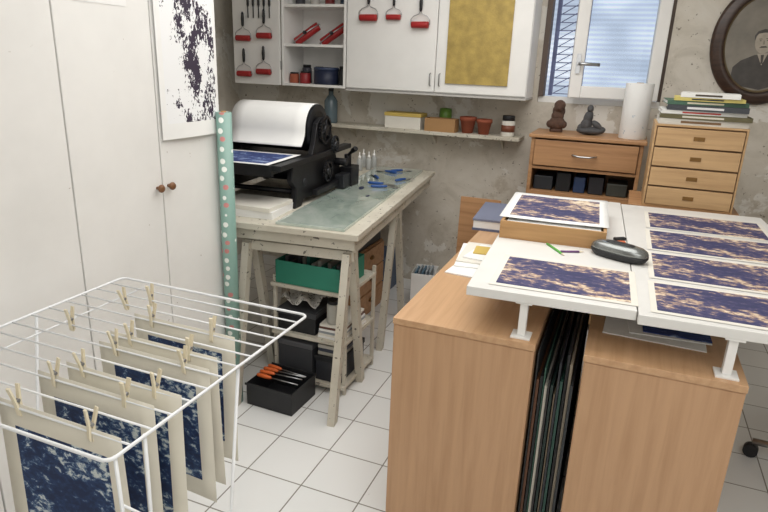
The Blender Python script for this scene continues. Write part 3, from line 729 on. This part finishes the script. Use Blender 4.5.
m.ball((0,0,.055),.05,'bust',(1.05,.8,.95)).ball((-.035,-.01,.05),.03,'bust',(1,1.1,.9)).ball((.036,-.01,.05),.03,'bust',(1,1.1,.9)).ball((0,0,.10),.036,'bust',(1.1,.8,1.1))
m.ball((.004,-.004,.158),.034,'bust',(.85,.95,1.15)).ball((.006,.012,.168),.036,'bust',(1,1,.95)).ball((.004,-.042,.152),.009,'bust',(.7,1,1.3),sub=2).ball((.02,.03,.13),.022,'bust',(1,1,1.5)).ball((-.018,.02,.135),.02,'bust',(1,1,1.3))
solo(m,'bust_sculpture','small rough brown clay figure sculpture','sculpture',(-.435,4.12,ds))
m=MB(); m.ball((0,0,.026),.075,'greystone',(1.15,.65,.35)).ball((-.03,0,.06),.045,'greystone',(.8,.75,1.1),(0,.3,0)).ball((-.022,0,.105),.034,'greystone',(.85,.8,1.4),(0,.2,0)).ball((-.016,-.002,.160),.022,'greystone',(.9,1,1.15))
m.ball((.035,-.012,.062),.026,'greystone',(1.6,.7,.8),(0,.7,0)).ball((.06,.0,.035),.024,'greystone',(1.3,.9,.9)).ball((-.06,.0,.04),.022,'greystone',(1,1,1.2))
solo(m,'stone_sculpture','dark grey seated figure sculpture','sculpture',(-.22,4.08,ds))
tw=T('paper_towel','standing roll of white embossed paper towel','paper towel',(.03,4.05,ds))
MB().lathe([(.02,0),(.078,0),(.08,.003),(.08,.325),(.078,.328),(.02,.328)],'towel').obj('roll',tw)
MB().lathe([(.0205,.32),(.0205,.331),(.017,.331),(.017,.32)],'cardboard').obj('core',tw)

# ------------------------------------------------------------ mini drawer chest + books
st=T('side_table','dark low side table behind the desk','table',(.06,3.36,0))
MB().box((0,0,.955),(.52,.42,.985),'beechx').obj('tabletop',st)
for x in(.02,.47):
    for y in(.03,.36): MB().box((x,y,0),(x+.03,y+.03,.955),'blackp').obj('leg',st)
c=T('drawer_chest','birch plywood chest with four small drawers','drawer chest',(.125,3.37,.9855))
cw,ch,cdp=.42,.42,.36
m=MB().box((0,.008,0),(.01,cdp,ch),'birch').box((cw-.01,.008,0),(cw,cdp,ch),'birch').box((.01,.008,0),(cw-.01,cdp,.01),'birch').box((.01,.008,ch-.01),(cw-.01,cdp,ch),'birch').box((.01,cdp-.008,.01),(cw-.01,cdp,ch-.01),'birch').box((.01,.02,.01),(cw-.01,.03,ch-.01),'birchd')
m.obj('body',c,bev=.001)
for k in range(4):
    z=.012+k*.1
    d=MB().box((.014,0,z),(cw-.014,.02,z+.091),'birch').obj('drawer',c,bev=.002)
    MB().box((cw/2-.025,-.003,z+.035),(cw/2+.025,0,z+.055),'brass').obj('label_holder',d,bev=.001)
z=.9855+ch+.0005
books=[(.40,.33,.028,(206,202,192),1,(120,90,60)),(.41,.33,.022,(96,90,60),-2,(210,205,190)),(.38,.32,.018,(222,222,218),2,(180,50,40)),(.36,.31,.026,(60,64,70),-3,(220,220,220)),(.36,.30,.020,(70,104,84),3,(220,215,190)),(.31,.27,.016,(206,192,110),-4,(50,50,50)),(.26,.22,.022,(232,232,228),-10,(70,60,50))]
for w_,d_,h_,cc,an,tc in books:
    c=T('book','large art book in the stacked pile','book',(.125+R.uniform(0,.02)+(.40-w_)*.6,3.385,z),(0,0,math.radians(an*.6)),group='art books stacked on the chest')
    m=MB().box((0,0,0),(w_,d_,.003),bookmat(cc)).box((0,0,h_-.003),(w_,d_,h_),bookmat(cc)).box((0,0,.003),(w_,.003,h_-.003),bookmat(cc)).box((w_*.25,-.0006,h_*.3),(w_*.7,0,h_*.7),bookmat(tc)); m.obj('cover',c)
    MB().box((.003,.003,.003),(w_-.003,d_-.004,h_-.003),'paper').obj('pages',c)
    z+=h_+.0006
# ------------------------------------------------------------ portrait
c=T('oval_portrait','oval dark framed sepia portrait photograph of a man','portrait',(.665,4.297,1.83),(0,math.radians(-5),0))
def oval(rx,rz_,y,n=56): return [(rx*math.cos(2*pi*k/n),y,rz_*math.sin(2*pi*k/n)) for k in range(n)]
m=MB().ring_loft([oval(.28,.345,0),oval(.28,.345,-.015),oval(.262,.327,-.035),oval(.235,.30,-.028),oval(.225,.29,-.036),oval(.208,.273,-.02)],'darkframe',cap=False); m.ring_loft([oval(.208,.273,-.02),oval(.198,.262,-.005)],'gilt',cap=False); m.obj('frame',c)
m=MB().poly(oval(.205,.27,-.006),'sepia'); m.obj('backdrop',c)
m=MB(); dz=-.03
def pl(pts,y,mat): m.poly([(a,y,b+dz) for a,b in pts],mat)
pl([(-.155,-.15),(-.148,-.09),(-.11,-.055),(-.04,-.028),(.04,-.028),(.11,-.055),(.148,-.09),(.155,-.15),(.09,-.205),(0,-.228),(-.09,-.205)],-.008,'suit')
pl([(-.028,-.022),(.028,-.022),(.0,-.09)],-.0085,'skinp')
pl([(-.008,-.03),(.008,-.03),(.005,-.08),(-.005,-.08)],-.009,'suit')
pl([(.046*math.cos(2*pi*k/24),.042+.064*math.sin(2*pi*k/24)) for k in range(24)],-.009,'skinp')
pl([(.047,.05),(.050,.08),(.035,.104),(0,.114),(-.035,.104),(-.050,.08),(-.047,.05),(-.041,.078),(-.03,.09),(0,.094),(.03,.09),(.041,.078)],-.0095,'suit')
pl([(-.022,.010),(.022,.010),(.012,.019),(-.012,.019)],-.0098,'suit')
for sx in(-1,1):
    pl([(sx*.018+.005*math.cos(2*pi*k/10),.050+.0025*math.sin(2*pi*k/10)) for k in range(10)],-.0098,'suit')
    pl([(sx*.010,.058),(sx*.026,.058),(sx*.026,.061),(sx*.010,.062)],-.0098,'suit')
pl([(-.002,.05),(.002,.05),(.006,.028),(-.006,.028)],-.0096,'sepia')
m.obj('portrait_photo',c)
# ------------------------------------------------------------ office chair
c=T('office_chair','black office chair with chrome five star base','chair',(1.05,2.72,0),(0,0,.35))
m=MB()
for k in range(5):
    a=k*2*pi/5; m.tube([(0,0,.11),(.15*math.cos(a),.15*math.sin(a),.10),(.33*math.cos(a),.33*math.sin(a),.075)],.016,'steel')
m.obj('base',c)
for k in range(5):
    a=k*2*pi/5; x,y=.33*math.cos(a),.33*math.sin(a)
    MB().cyl((x-.02*math.sin(a),y+.02*math.cos(a),.03),(x+.02*math.sin(a),y-.02*math.cos(a),.03),.03,'blackp').obj('caster',c)
MB().cyl((0,0,.1),(0,0,.46),.024,'steel').obj('column',c)
m=MB(); rg=[]
def sq(v,p): return math.copysign(abs(v)**p,v)
for s_,z_ in((.85,.46),(1,.475),(1,.51),(.94,.53),(.7,.54)):
    rg.append([(s_*.24*sq(math.cos(2*pi*k/28),.6),s_*.23*sq(math.sin(2*pi*k/28),.6),z_) for k in range(28)])
m.ring_loft(rg,'blackp'); m.obj('seat',c)
MB().tube([(0,.20,.47),(0,.30,.50),(0,.32,.75)],.018,'blackp').obj('back_support',c)
m=MB(); rg=[]
for y_,s_ in((.30,.9),(.29,1),(.33,1),(.345,.92)):
    rg.append([(s_*.21*sq(math.cos(2*pi*k/28),.6),y_,.86+s_*.21*sq(math.sin(2*pi*k/28),.6)) for k in range(28)])
m.ring_loft(rg,'blackp'); m.obj('backrest',c)

# ------------------------------------------------------------ lights
def area(loc,rot,sx,sy,e,col):
    l=bpy.data.lights.new('area','AREA'); l.shape='RECTANGLE'; l.size=sx; l.size_y=sy; l.energy=e; l.color=col
    o=bpy.data.objects.new('ceiling_and_fill_light',l); COL.objects.link(o); o.location=loc; o.rotation_euler=rot
area((-.6,2.4,2.6),(0,0,0),1.8,2.2,40,(1,.98,.95))
area((.6,.1,2.6),(0,0,0),2.2,1.8,29,(1,.985,.96))
area((.9,-1.3,1.5),(math.radians(80),0,math.radians(12)),2.2,1.6,13,(.97,.985,1))  # added fill behind the camera
wd_=bpy.data.worlds.new('w'); bpy.context.scene.world=wd_; wd_.use_nodes=True
wd_.node_tree.nodes['Background'].inputs[0].default_value=(.75,.85,1,1); wd_.node_tree.nodes['Background'].inputs[1].default_value=1.0
bpy.context.scene.view_settings.view_transform='Standard'
# ------------------------------------------------------------ camera
cam=bpy.data.cameras.new('camera'); co=bpy.data.objects.new('camera',cam); COL.objects.link(co)
cam.sensor_width=36; cam.lens=600/768*36
M=Matrix.Rotation(math.radians(21.3),4,'Z')@Matrix.Rotation(math.radians(90-17.9),4,'X')@Matrix.Rotation(math.atan(.038),4,'Z')
M.translation=Vector((0,0,1.65)); co.matrix_world=M
bpy.context.scene.camera=co
